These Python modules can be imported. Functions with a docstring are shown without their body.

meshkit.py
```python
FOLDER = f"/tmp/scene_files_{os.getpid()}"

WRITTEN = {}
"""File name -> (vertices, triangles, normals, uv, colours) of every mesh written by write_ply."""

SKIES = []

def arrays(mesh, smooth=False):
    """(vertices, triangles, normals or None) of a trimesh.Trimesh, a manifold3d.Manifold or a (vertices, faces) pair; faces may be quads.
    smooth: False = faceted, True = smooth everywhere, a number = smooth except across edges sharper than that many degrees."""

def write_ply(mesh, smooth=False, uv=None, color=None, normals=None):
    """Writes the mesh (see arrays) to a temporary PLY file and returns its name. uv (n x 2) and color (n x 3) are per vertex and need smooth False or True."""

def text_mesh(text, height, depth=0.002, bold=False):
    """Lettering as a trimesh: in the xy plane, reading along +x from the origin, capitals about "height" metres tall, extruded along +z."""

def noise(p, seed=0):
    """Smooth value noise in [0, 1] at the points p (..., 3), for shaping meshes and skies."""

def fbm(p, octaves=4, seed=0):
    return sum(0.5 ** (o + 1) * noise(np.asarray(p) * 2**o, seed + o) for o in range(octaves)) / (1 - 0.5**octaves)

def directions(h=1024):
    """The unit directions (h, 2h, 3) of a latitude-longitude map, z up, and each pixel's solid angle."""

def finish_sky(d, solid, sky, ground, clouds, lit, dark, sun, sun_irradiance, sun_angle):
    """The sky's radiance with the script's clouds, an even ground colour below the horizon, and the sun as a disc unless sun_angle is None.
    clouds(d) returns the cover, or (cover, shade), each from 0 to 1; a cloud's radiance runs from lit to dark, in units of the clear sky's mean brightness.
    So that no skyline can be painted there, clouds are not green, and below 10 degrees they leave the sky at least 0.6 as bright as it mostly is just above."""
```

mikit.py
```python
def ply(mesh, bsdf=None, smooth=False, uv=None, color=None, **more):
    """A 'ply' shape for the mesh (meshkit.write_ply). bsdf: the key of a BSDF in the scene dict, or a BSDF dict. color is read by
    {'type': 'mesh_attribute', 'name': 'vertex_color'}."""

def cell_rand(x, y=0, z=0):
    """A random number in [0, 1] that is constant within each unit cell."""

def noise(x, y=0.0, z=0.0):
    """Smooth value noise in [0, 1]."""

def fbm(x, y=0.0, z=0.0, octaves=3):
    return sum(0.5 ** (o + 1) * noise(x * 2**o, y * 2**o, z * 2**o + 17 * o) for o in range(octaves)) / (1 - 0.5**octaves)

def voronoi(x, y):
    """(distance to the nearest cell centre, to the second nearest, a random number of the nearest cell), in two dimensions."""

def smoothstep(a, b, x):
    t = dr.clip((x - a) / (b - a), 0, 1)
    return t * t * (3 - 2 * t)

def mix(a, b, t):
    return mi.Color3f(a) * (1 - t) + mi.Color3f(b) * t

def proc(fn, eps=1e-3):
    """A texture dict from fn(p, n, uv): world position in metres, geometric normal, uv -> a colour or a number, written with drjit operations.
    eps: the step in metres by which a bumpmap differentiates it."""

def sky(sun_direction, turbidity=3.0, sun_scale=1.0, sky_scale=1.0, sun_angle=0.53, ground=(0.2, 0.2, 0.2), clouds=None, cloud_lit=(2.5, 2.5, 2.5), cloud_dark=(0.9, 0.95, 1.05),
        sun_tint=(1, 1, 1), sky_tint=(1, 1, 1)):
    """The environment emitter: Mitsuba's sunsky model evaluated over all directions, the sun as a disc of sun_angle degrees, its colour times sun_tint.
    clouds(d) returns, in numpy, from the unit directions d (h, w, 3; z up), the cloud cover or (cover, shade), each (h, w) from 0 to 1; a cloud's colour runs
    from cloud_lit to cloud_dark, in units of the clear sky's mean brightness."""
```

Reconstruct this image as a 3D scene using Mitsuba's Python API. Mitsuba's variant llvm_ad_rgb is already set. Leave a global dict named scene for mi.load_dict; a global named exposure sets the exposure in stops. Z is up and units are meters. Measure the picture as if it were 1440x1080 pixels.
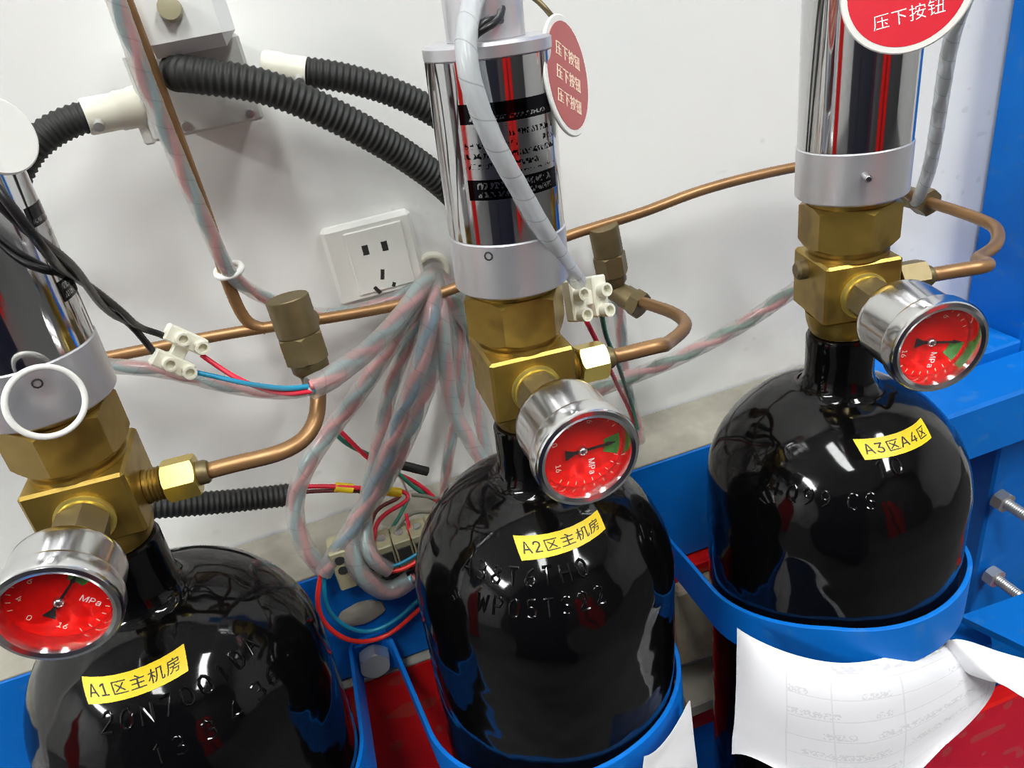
import math, random
import numpy as np, trimesh, mitsuba as mi, drjit as dr, mikit, meshkit
from shapely.geometry import Polygon

# ---------------------------------------------------------------- camera, lights, exposure
scene, labels = {}, {}
T4 = mi.ScalarTransform4f
F = 1030.54                                   # focal length in pixels of the 1440-wide frame
EYE = np.array([-0.05188374, -0.25263901, 0.24266748])
R = np.array([[0.94093710, -0.29724067, -0.16212762], [-0.28242839, -0.42495139, -0.86002937], [0.18673935, 0.85502298, -0.48380173]])
scene['camera'] = {'type': 'perspective', 'fov': math.degrees(2 * math.atan(720 / F)), 'fov_axis': 'x', 'near_clip': 0.01, 'far_clip': 50.0,
                   'to_world': T4().look_at(origin=EYE.tolist(), target=(EYE + R[2]).tolist(), up=(-R[1]).tolist())}
exposure = 1.4
ROOM = dict(x0=-3.2, x1=2.6, y0=-2.6, y1=0.14, z0=-0.5, z1=1.95)
WALL = 0.14
LAMPS = [(-0.26, -0.98, 0.30, 1.35, 10.0), (-2.3, -1.1, 0.30, 1.35, 22.0), (1.0, -1.40, 0.30, 1.35, 15.0)]   # x, y, width, length, radiance

def at(x, y, Y):                               # the point at wall distance Y that is seen at pixel x, y
    d = R.T @ np.array([(x - 720) / F, (y - 540) / F, 1.0])
    return EYE + d * ((Y - EYE[1]) / d[1])
def atz(x, y, Z):
    d = R.T @ np.array([(x - 720) / F, (y - 540) / F, 1.0])
    return EYE + d * ((Z - EYE[2]) / d[2])
def atd(x, y, D):
    return EYE + R.T @ (np.array([(x - 720) / F, (y - 540) / F, 1.0]) * D)

# ---------------------------------------------------------------- helpers
def numbered(k):
    if not any(q == k or q.startswith(k + '__') for q in scene) and k not in labels: return k
    i = 1
    while any(q == f'{k}_{i:03d}' or q.startswith(f'{k}_{i:03d}__') for q in scene) or f'{k}_{i:03d}' in labels: i += 1
    return f'{k}_{i:03d}'
def thing(name, label, cat, group=None):
    k = numbered(name); labels[k] = {'label': label, 'category': cat}
    if group: labels[k]['group'] = group
    return k
def part(parent, name, mesh, mat, smooth=30, label=None, uv=None, color=None):
    base = parent + '__' + name; k, i = base, 0
    while k in scene: i += 1; k = f'{base}_{i:03d}'
    scene[k] = mikit.ply(mesh, mat, smooth, uv=uv, color=color)
    if label: labels[k] = {'label': label}
    return k
def single(name, mesh, mat, label, cat, smooth=30, group=None, uv=None):
    k = thing(name, label, cat, group); scene[k] = mikit.ply(mesh, mat, smooth, uv=uv); return k
def struct(name, mesh, mat, label=None, smooth=False):
    scene[name] = mikit.ply(mesh, mat, smooth); labels[name] = {'kind': 'structure'}
    if label: labels[name]['label'] = label
cat = trimesh.util.concatenate
def nrm(v): v = np.asarray(v, float); return v / np.linalg.norm(v)
def frame(z, up=(0, 0, 1)):                    # columns x, y, z
    z = nrm(z); x = np.cross(up, z)
    if np.linalg.norm(x) < 1e-6: x = np.array([1.0, 0, 0])
    x = nrm(x); return np.stack([x, np.cross(z, x), z], 1)
def mat4(M, o):
    A = np.eye(4); A[:3, :3] = M; A[:3, 3] = o; return A
def placed(m, A): m = m.copy(); m.apply_transform(A); return m
def bbox(lo, hi, c=0.0):                       # box with chamfered edges
    lo, hi = np.array(lo, float), np.array(hi, float)
    if c <= 0: return trimesh.creation.box(extents=hi - lo, transform=mat4(np.eye(3), (lo + hi) / 2))
    h, o = (hi - lo) / 2, (lo + hi) / 2
    P = [(np.array(s) * 2 - 1) * (h - c * (1 - np.eye(3)[k])) for s in np.ndindex(2, 2, 2) for k in range(3)]
    m = trimesh.convex.convex_hull(np.array(P)); m.apply_translation(o); return m
def lathe(profile, n=64):                      # profile of (r, z)
    P = np.array(profile, float); a = np.arange(n) * 2 * np.pi / n
    v = np.stack([P[:, 0, None] * np.cos(a), P[:, 0, None] * np.sin(a), np.repeat(P[:, 1, None], n, 1)], -1).reshape(-1, 3)
    f = []
    for k in range(len(P) - 1):
        i = np.arange(n); j = (i + 1) % n
        f.append(np.stack([k * n + i, k * n + j, (k + 1) * n + j], 1)); f.append(np.stack([k * n + i, (k + 1) * n + j, (k + 1) * n + i], 1))
    m = trimesh.Trimesh(v, np.vstack(f), process=False); m.merge_vertices(); m.update_faces(m.nondegenerate_faces()); 
    return m
def hexa(rad, z0, z1, ch=0.0012, rot=0.0):     # hexagonal nut, corners cut by a cone
    import manifold3d as m3
    def man(t): return m3.Manifold(m3.Mesh(np.asarray(t.vertices, np.float32), np.asarray(t.faces, np.uint32)))
    prism = m3.Manifold.cylinder(z1 - z0, rad, rad, 6).rotate([0, 0, math.degrees(rot)]).translate([0, 0, z0])
    k = rad * 0.87 + 0.0002; s = rad - k + 0.0004
    turned = m3.Manifold.revolve(m3.CrossSection([[(0, z0), (k, z0), (k + s, z0 + s * 0.75), (k + s, z1 - s * 0.75), (k, z1), (0, z1)]]), 48)
    m = (prism ^ turned).to_mesh()
    return trimesh.Trimesh(m.vert_properties[:, :3], m.tri_verts)
def spline(P, step=0.003, closed=False):
    P = np.array(P, float)
    if len(P) == 2: P = np.array([P[0], (P[0] * 2 + P[1]) / 3, (P[0] + 2 * P[1]) / 3, P[1]])
    from scipy.interpolate import CubicSpline
    t = np.r_[0, np.cumsum(np.sqrt(np.linalg.norm(np.diff(P, axis=0), axis=1)) + 1e-9)]
    cs = CubicSpline(t, P, bc_type='natural')
    q = cs(np.linspace(0, t[-1], 400)); s = np.r_[0, np.cumsum(np.linalg.norm(np.diff(q, axis=0), axis=1))]
    n = max(8, int(s[-1] / step)); u = np.interp(np.linspace(0, s[-1], n + 1), s, np.linspace(0, t[-1], 400))
    return cs(u)
def frames(C):
    t = np.gradient(C, axis=0); t /= np.linalg.norm(t, axis=1)[:, None]
    x = frame(t[0])[:, 0]; X = []
    for k in range(len(C)):
        x = x - t[k] * x.dot(t[k]); x = nrm(x); X.append(x)
    X = np.array(X); return X, np.cross(t, X), t
def tube(C, r, n=14, cap=True):                # returns mesh and uv; r number or array
    C = np.asarray(C); m = len(C); r = np.broadcast_to(np.asarray(r, float), (m,))
    X, Y, t = frames(C); a = np.arange(n) * 2 * np.pi / n
    v = C[:, None] + r[:, None, None] * (np.cos(a)[None, :, None] * X[:, None] + np.sin(a)[None, :, None] * Y[:, None])
    v = v.reshape(-1, 3); f = []
    i = np.arange(n); j = (i + 1) % n
    for k in range(m - 1):
        f.append(np.stack([k * n + i, k * n + j, (k + 1) * n + j], 1)); f.append(np.stack([k * n + i, (k + 1) * n + j, (k + 1) * n + i], 1))
    if cap:
        v = np.vstack([v, C[:1], C[-1:]]); b = m * n
        f.append(np.stack([i * 0 + b, j, i], 1)); f.append(np.stack([i * 0 + b + 1, (m - 1) * n + i, (m - 1) * n + j], 1))
    return trimesh.Trimesh(v, np.vstack(f), process=False)
def ptube(pix, r, step=0.003, n=14):           # pix: (x, y, wall distance)
    return tube(spline([at(*p) for p in pix], step), r, n)
def straight(p, q, r, n=20): return tube(np.linspace(p, q, 2), r, n)
def ring(R_, r, n=40, k=10): return trimesh.creation.torus(R_, r, major_sections=n, minor_sections=k)
GLYPHS = {'区':[[[10,88,92,89,92,82,17,81,17,13,95,12,95,5,10,5]],[[23,24,39,36,50,47,29,66,26,69,27,69,31,73,32,72,56,53,65,64,73,76,80,74,72,62,61,48,82,26,83,24,77,19,56,41,43,30,29,19]]],'主':[[[6,5,6,12,46,13,46,37,15,38,15,45,46,45,46,66,11,67,11,74,53,74,53,75,46,82,38,90,43,94,49,90,62,78,59,74,89,74,89,67,54,66,54,45,85,45,86,38,54,37,54,13,95,12,94,5]]],'机':[[[35,7,44,21,48,35,50,54,50,88,83,88,84,12,85,10,89,10,91,12,92,28,93,28,98,25,97,11,96,6,91,3,82,3,79,4,77,7,75,82,57,81,57,46,53,25,47,11,41,2]],[[3,28,13,44,20,64,20,65,5,66,5,72,21,73,22,94,29,94,29,73,44,72,44,66,29,65,29,57,44,40,40,34,31,45,29,46,29,2,22,2,22,48,21,48,12,28,7,21]]],'房':[[[4,7,9,20,12,36,14,84,47,84,45,92,50,94,52,94,56,84,88,84,88,61,57,60,63,50,63,49,61,48,61,47,92,47,92,41,51,41,50,33,50,32,85,32,83,13,79,5,72,3,59,3,58,8,58,9,73,9,76,16,77,26,48,26,42,15,35,8,25,2,20,7,31,13,36,19,40,26,43,37,43,41,25,41,25,47,56,47,51,58,54,59,54,60,21,60,20,40,16,16,10,2,4,5],[21,68,81,67,81,77,21,77]]],'压':[[[4,6,8,20,11,37,12,89,95,89,95,83,19,82,18,42,16,21,10,3,9,2]],[[19,6,19,13,53,13,53,48,26,48,26,55,53,55,53,76,60,76,61,55,90,55,90,48,61,47,61,14,62,13,95,13,95,6]],[[69,36,74,40,86,29,88,25,82,22,74,31]]],'下':[[[6,80,6,87,94,87,94,80,52,79,52,63,58,61,76,51,89,42,84,35,64,48,52,54,52,2,44,2,44,79]]],'按':[[[3,38,18,43,17,67,4,67,4,74,17,74,18,94,25,94,25,74,36,74,35,67,25,67,25,45,35,47,36,55,53,55,59,70,66,69,62,55,95,55,96,48,85,48,81,34,74,21,95,7,90,2,81,8,69,16,63,11,53,6,40,2,36,8,37,8,53,14,62,20,42,31,50,48,38,48,37,41,25,37,25,8,24,5,18,2,8,2,6,8,16,9,17,9,17,33,16,34,5,31],[52,34,68,26,74,36,77,48,59,48]],[[38,81,62,82,60,93,67,94,71,82,94,81,94,62,88,62,87,74,86,75,46,75,45,62,39,62]]],'钮':[[[36,5,36,12,52,12,56,47,44,47,44,54,57,54,60,78,60,82,43,82,43,89,91,89,86,13,96,12,96,5],[65,55,82,54,84,82,68,82],[60,13,78,12,81,46,81,47,64,47]],[[3,68,8,76,16,94,22,92,20,83,40,82,40,76,16,75,10,65,38,64,38,58,27,58,27,45,28,44,41,44,41,38,26,37,27,17,38,23,40,17,18,3,14,8,18,11,20,17,20,37,5,38,5,44,19,44,20,58,10,58,10,63,6,61]]]}
def flat_text(s, h):                           # flat lettering outlines: list of (exterior, holes) polygons, width
    out, x = [], 0.0
    for ch in s:
        if ch == ' ': x += h * 0.5; continue
        if ch in GLYPHS:
            k = h * 1.25 / 100
            for rings in GLYPHS[ch]:
                pts = [np.array(r_, float).reshape(-1, 2) * k + [x, -0.1 * h] for r_ in rings]
                out.append(Polygon(pts[0], pts[1:]))
            x += 104 * k
        else:
            m = meshkit.text_mesh(ch, h, h * 0.05)
            out.append(m); x0 = m.bounds[0][0]; w = m.bounds[1][0] - x0
            m.apply_translation([x - x0, 0, 0]); x += w + 0.22 * h
    return out, x
def text(s, h, depth):                         # one mesh, centred on the origin in xy
    items, w = flat_text(s, h); ms = []
    for it in items:
        if isinstance(it, Polygon): m = trimesh.creation.extrude_polygon(it, depth, engine='earcut')
        else: m = it; m.apply_scale([1, 1, depth / (h * 0.05)])
        ms.append(m)
    m = cat(ms); m.apply_translation([-w / 2, -h * 0.45, 0]); return m

# ---------------------------------------------------------------- materials
def pr(name, col, rough, metal=0.0, **k):
    d = {'type': 'principled', 'base_color': col if isinstance(col, dict) else {'type': 'rgb', 'value': list(col)}, 'roughness': rough, 'metallic': metal, **k}
    scene[name] = {'type': 'twosided', 'bsdf': d}
def bump(name, fn, scale, eps=2e-4):
    inner = scene[name]['bsdf']
    scene[name] = {'type': 'twosided', 'bsdf': {'type': 'bumpmap', 'arbitrary': mikit.proc(fn, eps), 'scale': scale, 'bsdf': inner}}
N, mix, sst = mikit.fbm, mikit.mix, mikit.smoothstep
def wall_col(p, n, uv):
    a = N(p.x * 9, p.y * 9, p.z * 9, octaves=3); b = sst(0.80, 0.86, mikit.noise(p.x * 160, p.y * 160, p.z * 160)) * sst(0.55, 0.75, N(p.x * 14 + 5, p.z * 14))
    return mix(mix((.80, .80, .785), (.73, .735, .725), a), (.45, .43, .38), b * 0.25)
pr('white_paint', mikit.proc(wall_col), 0.6, specular=0.3)
pr('ceiling_white', (.8, .8, .8), 0.8); pr('dark_wall', (.05, .05, .055), 0.7); pr('grey_wall', (.55, .55, .55), 0.7); pr('floor_grey', (.05, .05, .05), 0.6)
def blue_col(p, n, uv):
    a = N(p.x * 30, p.y * 30, p.z * 30); d = sst(0.62, 0.8, N(p.x * 120, p.y * 120, p.z * 120)) 
    return mix(mix((.002, .125, .50), (.002, .155, .57), a), (.06, .20, .42), d * 0.25)
pr('blue_paint', mikit.proc(blue_col), 0.45, specular=0.2)
def dust_col(p, n, uv): return mix((.25, .235, .19), (.36, .34, .29), N(p.x * 140, p.y * 140, p.z * 140))
pr('dust', mikit.proc(dust_col), 0.9)
def red_col(p, n, uv):
    a = N(p.x * 25, p.y * 25, p.z * 25); c = sst(0.75, 0.79, mikit.noise(p.x * 70, p.y * 70, p.z * 70))
    return mix(mix((.55, .006, .006), (.66, .010, .010), a), (.30, .10, .06), c * 0.35)
pr('red_paint', mikit.proc(red_col), 0.55, specular=0.12)
def rust_col(p, n, uv): return mix(mix((.30, .24, .15), (.16, .08, .035), sst(-.15, -.2, p.z)), (.40, .36, .27), N(p.x * 90, p.y * 90, p.z * 90) * 0.8)
pr('rusty_steel', mikit.proc(rust_col), 0.7)
pr('black_enamel', (.0018, .0018, .0021), 0.07, specular=0.36)
bump('black_enamel', lambda p, n, uv: N(p.x * 70, p.y * 70, p.z * 70, octaves=2), 0.0009, 4e-4)
def brass_col(p, n, uv):
    return mix(mix((.31, .205, .042), (.43, .29, .068), N(p.x * 130, p.y * 130, p.z * 130)), (.15, .09, .022), sst(.55, .75, N(p.x * 60 + 9, p.y * 60, p.z * 60)) * 0.6)
pr('brass', mikit.proc(brass_col), 0.36, 0.85)
pr('bright_brass', (.66, .52, .13), 0.25, 0.8)
def bronze_col(p, n, uv): return mix((.15, .115, .055), (.23, .18, .095), N(p.x * 150, p.y * 150, p.z * 150))
pr('bronze', mikit.proc(bronze_col), 0.45, 0.7)
def copper_col(p, n, uv): return mix((.24, .135, .062), (.38, .21, .092), N(p.x * 60, p.y * 60, p.z * 60))
pr('copper', mikit.proc(copper_col), 0.4, 0.65)
pr('chrome', (.60, .60, .60), 0.07, 1.0)
pr('satin_aluminium', (.66, .66, .69), 0.38, 0.8)
pr('steel', (.72, .72, .71), 0.17, 1.0)
pr('zinc', (.55, .56, .55), 0.35, 0.8)
pr('dial_red', (.80, .006, .003), 0.6, specular=0.1)
pr('sign_red', (.66, .012, .03), 0.4); pr('faded_red', (.42, .09, .075), 0.35)
pr('needle_black', (.012, .012, .012), 0.4); pr('dial_green', (.05, .22, .03), 0.5)
pr('print_white', (.82, .80, .78), 0.6); pr('print_black', (.015, .015, .015), 0.6); pr('print_cream', (.85, .72, .55), 0.6)
pr('label_yellow', (.86, .60, .006), 0.45)
pr('white_plastic', (.78, .78, .74), 0.4); pr('cream_plastic', (.70, .69, .58), 0.45); pr('dark_slot', (.02, .02, .018), 0.7)
pr('grey_plastic', (.52, .53, .50), 0.45); pr('clear_plastic', (.78, .80, .78), 0.2)
pr('beige_plastic', (.30, .275, .17), 0.5)
pr('black_rubber', (.010, .011, .010), 0.6); pr('black_cable', (.010, .010, .011), 0.35)
pr('red_wire', (.70, .02, .05), 0.4); pr('blue_wire', (.006, .22, .38), 0.4); pr('green_wire', (.03, .19, .13), 0.45); pr('orange_red_wire', (.80, .03, .02), 0.4)
pr('brown_wire', (.14, .03, .03), 0.45); pr('grey_wire', (.20, .20, .16), 0.5); pr('pink_wire', (.88, .30, .32), 0.45); pr('teal_wire', (.30, .58, .62), 0.45); pr('marker_yellow', (.72, .50, .01), 0.5)
pr('sleeve_white', (.75, .75, .72), 0.4)
scene['pane'] = {'type': 'thindielectric', 'int_ior': 1.49}
def wrap_col(p, n, uv):                        # faint darker seams of the spiral wrap
    s = uv.y * 1.0 + uv.x; fr = s - dr.floor(s); e = 1 - sst(0.0, 0.05, dr.minimum(fr, 1 - fr))
    return mix((.90, .89, .87), (.55, .53, .53), e * 0.4)
scene['spiral_wrap'] = {'type': 'principledthin', 'base_color': mikit.proc(wrap_col), 'roughness': 0.22, 'spec_trans': 0.72, 'diff_trans': 1.0, 'eta': 1.4}
def clear_col(p, n, uv):
    s = uv.y * 1.0 + uv.x; fr = s - dr.floor(s); e = 1 - sst(0.0, 0.04, dr.minimum(fr, 1 - fr))
    return mix((.84, .87, .89), (.45, .47, .48), e * 0.7)
scene['clear_wrap'] = {'type': 'principledthin', 'base_color': mikit.proc(clear_col), 'roughness': 0.18, 'spec_trans': 0.40, 'diff_trans': 0.9, 'eta': 1.4}
def paper_print(p, n, uv):                     # a printed table, too small to read
    u, v = uv.x, uv.y
    inside = (u > .24) & (u < .98) & (v > .13) & (v < .86)
    def ln(c, x, w): return dr.select(dr.abs(x - c) < w, 1.0, 0.0)
    L = mi.Float(0)
    for c in (.24, .42, .70, .98): L = dr.maximum(L, ln(c, u, .003))
    for c in (.13, .27, .42, .56, .70, .86): L = dr.maximum(L, ln(c, v, .0035))
    L = dr.select((u > .237) & (u < .983) & (v > .127) & (v < .863), L, 0.0) * 0.35
    row = dr.floor(v * 7.1 - .35); fv = v * 7.1 - .35 - row
    word = mikit.noise(u * 9 + row * 3.7, row * 5.1) > .52
    txt = dr.select(inside & word & (fv > .25) & (fv < .55) & (mikit.noise(u * 170, v * 130) > .5), .45, 0.0)
    head = dr.select((v > .03) & (v < .085) & (u > .42) & (u < .95) & (mikit.noise(u * 60, v * 55) > .5), .55, 0.0)
    return mix((.70, .70, .73), (.10, .10, .12), dr.maximum(dr.maximum(L, txt), head) * .4)
pr('printed_paper', mikit.proc(paper_print), 0.7); pr('plain_paper', (.72, .72, .74), 0.7)
def film(p, n, uv):                            # printed silver film: black bands with knocked-out marks, rows of small print between
    u, v = uv.x, uv.y
    band = dr.select((v > .80) | (v < .22), 1.0, 0.0)
    mark = dr.select(mikit.noise(u * 75, v * 48) > .56, 1.0, 0.0)
    row = v * 9.5; fr = row - dr.floor(row); rowon = dr.select((fr > .2) & (fr < .75) & (v > .27) & (v < .76) & (mikit.noise(dr.floor(row) * 7.3, u * 5) > .25), 1.0, 0.0)
    brow = dr.select(((v > .12) & (v < .19)) | ((v > .03) & (v < .09)) | ((v > .83) & (v < .87)), 1.0, 0.0) * dr.select((u > .1) & (u < .9), 1.0, 0.0)
    return mix((.62, .62, .62), (.015, .015, .018), dr.maximum(band * (1 - mark * brow * .8), mark * rowon))
pr('printed_film', mikit.proc(film), 0.12, 1.0)
pr('dark_cabinet', (.012, .013, .03), 0.5)

# ---------------------------------------------------------------- the setting
r_ = ROOM
struct('wall_back', bbox([r_['x0'], WALL, r_['z0']], [r_['x1'], WALL + .1, r_['z1']]), 'white_paint', 'white painted wall behind the bottles')
struct('wall_front', bbox([r_['x0'], r_['y0'] - .1, r_['z0']], [r_['x1'], r_['y0'], r_['z1']]), 'dark_wall')
struct('wall_left', bbox([r_['x0'] - .1, r_['y0'], r_['z0']], [r_['x0'], WALL, r_['z1']]), 'grey_wall')
struct('wall_right', bbox([r_['x1'], r_['y0'], r_['z0']], [r_['x1'] + .1, WALL, r_['z1']]), 'grey_wall')
struct('ceiling', bbox([r_['x0'], r_['y0'], r_['z1']], [r_['x1'], WALL, r_['z1'] + .1]), 'ceiling_white')
struct('floor', bbox([r_['x0'], r_['y0'], r_['z0'] - .1], [r_['x1'], WALL, r_['z0']]), 'floor_grey')
for i, (x, y, w, l, e) in enumerate(LAMPS):
    k = thing('ceiling_light', ['fluorescent ceiling light above the bottles', 'fluorescent ceiling light far to the left', 'fluorescent ceiling light to the right'][i], 'light', 'ceiling lights')
    zc = r_['z1']
    part(k, 'housing', cat([bbox([x - w / 2 - .02, y - l / 2 - .02, zc - .05], [x - w / 2, y + l / 2 + .02, zc]), bbox([x + w / 2, y - l / 2 - .02, zc - .05], [x + w / 2 + .02, y + l / 2 + .02, zc]),
                            bbox([x - w / 2, y - l / 2 - .02, zc - .05], [x + w / 2, y - l / 2, zc]), bbox([x - w / 2, y + l / 2, zc - .05], [x + w / 2, y + l / 2 + .02, zc])]), 'ceiling_white', False)
    q = trimesh.Trimesh([[x - w / 2, y - l / 2, zc - .03], [x + w / 2, y - l / 2, zc - .03], [x + w / 2, y + l / 2, zc - .03], [x - w / 2, y + l / 2, zc - .03]], [[0, 2, 1], [0, 3, 2]], process=False)
    kk = part(k, 'diffuser', q, 'ceiling_white', False)
    scene[kk]['emitter'] = {'type': 'area', 'radiance': {'type': 'rgb', 'value': [e * .975, e, e * .97]}}
# the opposite side of the room, seen only in the chrome and the black enamel
cy = lathe([(0, 0), (.12, 0), (.13, .01), (.13, .95), (.115, 1.03), (.06, 1.10), (.035, 1.12), (.035, 1.17), (0, 1.17)], 40)
for i, x in enumerate((-1.6, .40, .72)):
    k = thing('gas_cylinder', ['large red gas cylinder standing alone far to the left', 'left of two large red gas cylinders at the far wall', 'right of two large red gas cylinders at the far wall'][i], 'gas cylinder', 'red cylinders across the room')
    part(k, 'body', placed(cy, mat4(np.eye(3), [x, [-.45, -2.2, -2.2][i], r_['z0']])), 'red_paint')
    part(k, 'valve', placed(hexa(.03, 1.165, 1.25, .002), mat4(np.eye(3), [x, [-.45, -2.2, -2.2][i], r_['z0']])), 'brass')
k = thing('cabinet', 'dark steel cabinet standing across the room', 'cabinet')
part(k, 'body', bbox([-.64, -1.05, r_['z0']], [-.02, -.66, .55], .01), 'dark_cabinet', False)
for s in (-.63, -.325): part(k, 'door', bbox([s, -.66, r_['z0'] + .06], [s + .295, -.645, .53], .003), 'dark_cabinet', False)

# ---------------------------------------------------------------- blue rack behind the bottles
k = thing('steel_rack', 'blue painted steel rack with beam and post behind the bottles', 'rack')
part(k, 'beam', bbox([-.6, .088, -.118], [.383, .138, -.033], .0015), 'blue_paint', False, 'blue beam along the foot of the wall')
part(k, 'dust_layer', bbox([-.6, .0885, -.0335], [.278, .1385, -.0322], .0003), 'dust', False, 'grey dust along the top of the beam')
part(k, 'post', bbox([.384, .090, -.48], [.62, .138, .9], .002), 'blue_paint', False, 'blue upright post at the right')
part(k, 'bracket', bbox([.279, .048, -.083], [.66, .0875, -.040], .002), 'blue_paint', False, 'blue bracket bar in front of the post')
pa = [at(1336, 872, .075), at(1357, 858, .02), at(1445, 908, .0), at(1500, 880, .085)]
def slab(P, t):                                # extruded polygon slab, downwards
    P = np.array(P); z = P[:, 2].mean(); m = trimesh.creation.extrude_polygon(Polygon(P[:, :2]).convex_hull, t, engine='earcut'); m.apply_translation([0, 0, z - t]); return m
zg = -.215
part(k, 'gusset', slab([atz(1350, 866, zg), atz(1452, 915, zg), atz(1540, 880, zg), atz(1440, 834, zg)], .006), 'blue_paint', False, 'blue flat plate under the bolts')
zg = -.245
part(k, 'gusset', slab([atz(1325, 880, zg), atz(1318, 925, zg), atz(1395, 905, zg), atz(1385, 860, zg)], .006), 'blue_paint', False)
part(k, 'base_plate', bbox([-.6, -.10, -.50], [.62, .136, -.482], .002), 'blue_paint', False)
part(k, 'lower_rail', bbox([-.6, .094, -.40], [.32, .136, -.295], .002), 'blue_paint', False)
# red board under the beam, its top edge chipped and dusty
k = thing('red_board', 'red painted board with a dusty chipped top edge below the blue beam', 'board')
part(k, 'panel', bbox([-.40, .0835, -.300], [.10, .093, -.121], .001), 'red_paint', False)
part(k, 'panel', bbox([.10, .080, -.290], [.30, .0935, -.245], .001), 'red_paint', False)
part(k, 'panel', bbox([.1005, .079, -.1285], [.30, .0935, -.1188], .0008), 'red_paint', False)
part(k, 'edge_strip', bbox([-.40, .0830, -.1206], [.10, .0935, -.1188], .0004), 'dust', False, 'dusty chipped top edge')
k = single('red_board', bbox([.235, .03, -.48], [.62, .044, -.335], .002), 'red_paint', 'red painted board behind the curled paper at lower right', 'board', False)
k = thing('steel_channel', 'rust stained beige steel channel between the middle and right bottles', 'steel channel')
part(k, 'web', bbox([.1005, .070, -.200], [.30, .093, -.1295], .002), 'rusty_steel', False)
part(k, 'lip', bbox([.1005, .060, -.2435], [.30, .0935, -.232], .001), 'dust', False, 'dusty lower lip')

# ---------------------------------------------------------------- bottles with valves, gauges and solenoids
BOT = [dict(o=(-.16155, .0063), t=(.0503, -.0175), tw=0.0), dict(o=(.0020, .0001), t=(.0621, -.0014), tw=0.0), dict(o=(.1518, -.0088), t=(.0214, .0181), tw=-12.5)]
RB, HD, ZB = .060, .057, -.475
for b in BOT:
    ax = nrm([b['t'][0], b['t'][1], 1]); x = nrm(np.array([1.0, 0, 0]) - ax * ax[0]); y = np.cross(ax, x)
    b['A'] = mat4(np.stack([x, y, ax], 1), [*b['o'], 0])
    c, s = math.cos(math.radians(b['tw'])), math.sin(math.radians(b['tw']))
    b['B'] = b['A'] @ mat4(np.array([[c, -s, 0], [s, c, 0], [0, 0, 1.0]]), [0, 0, 0])
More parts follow.
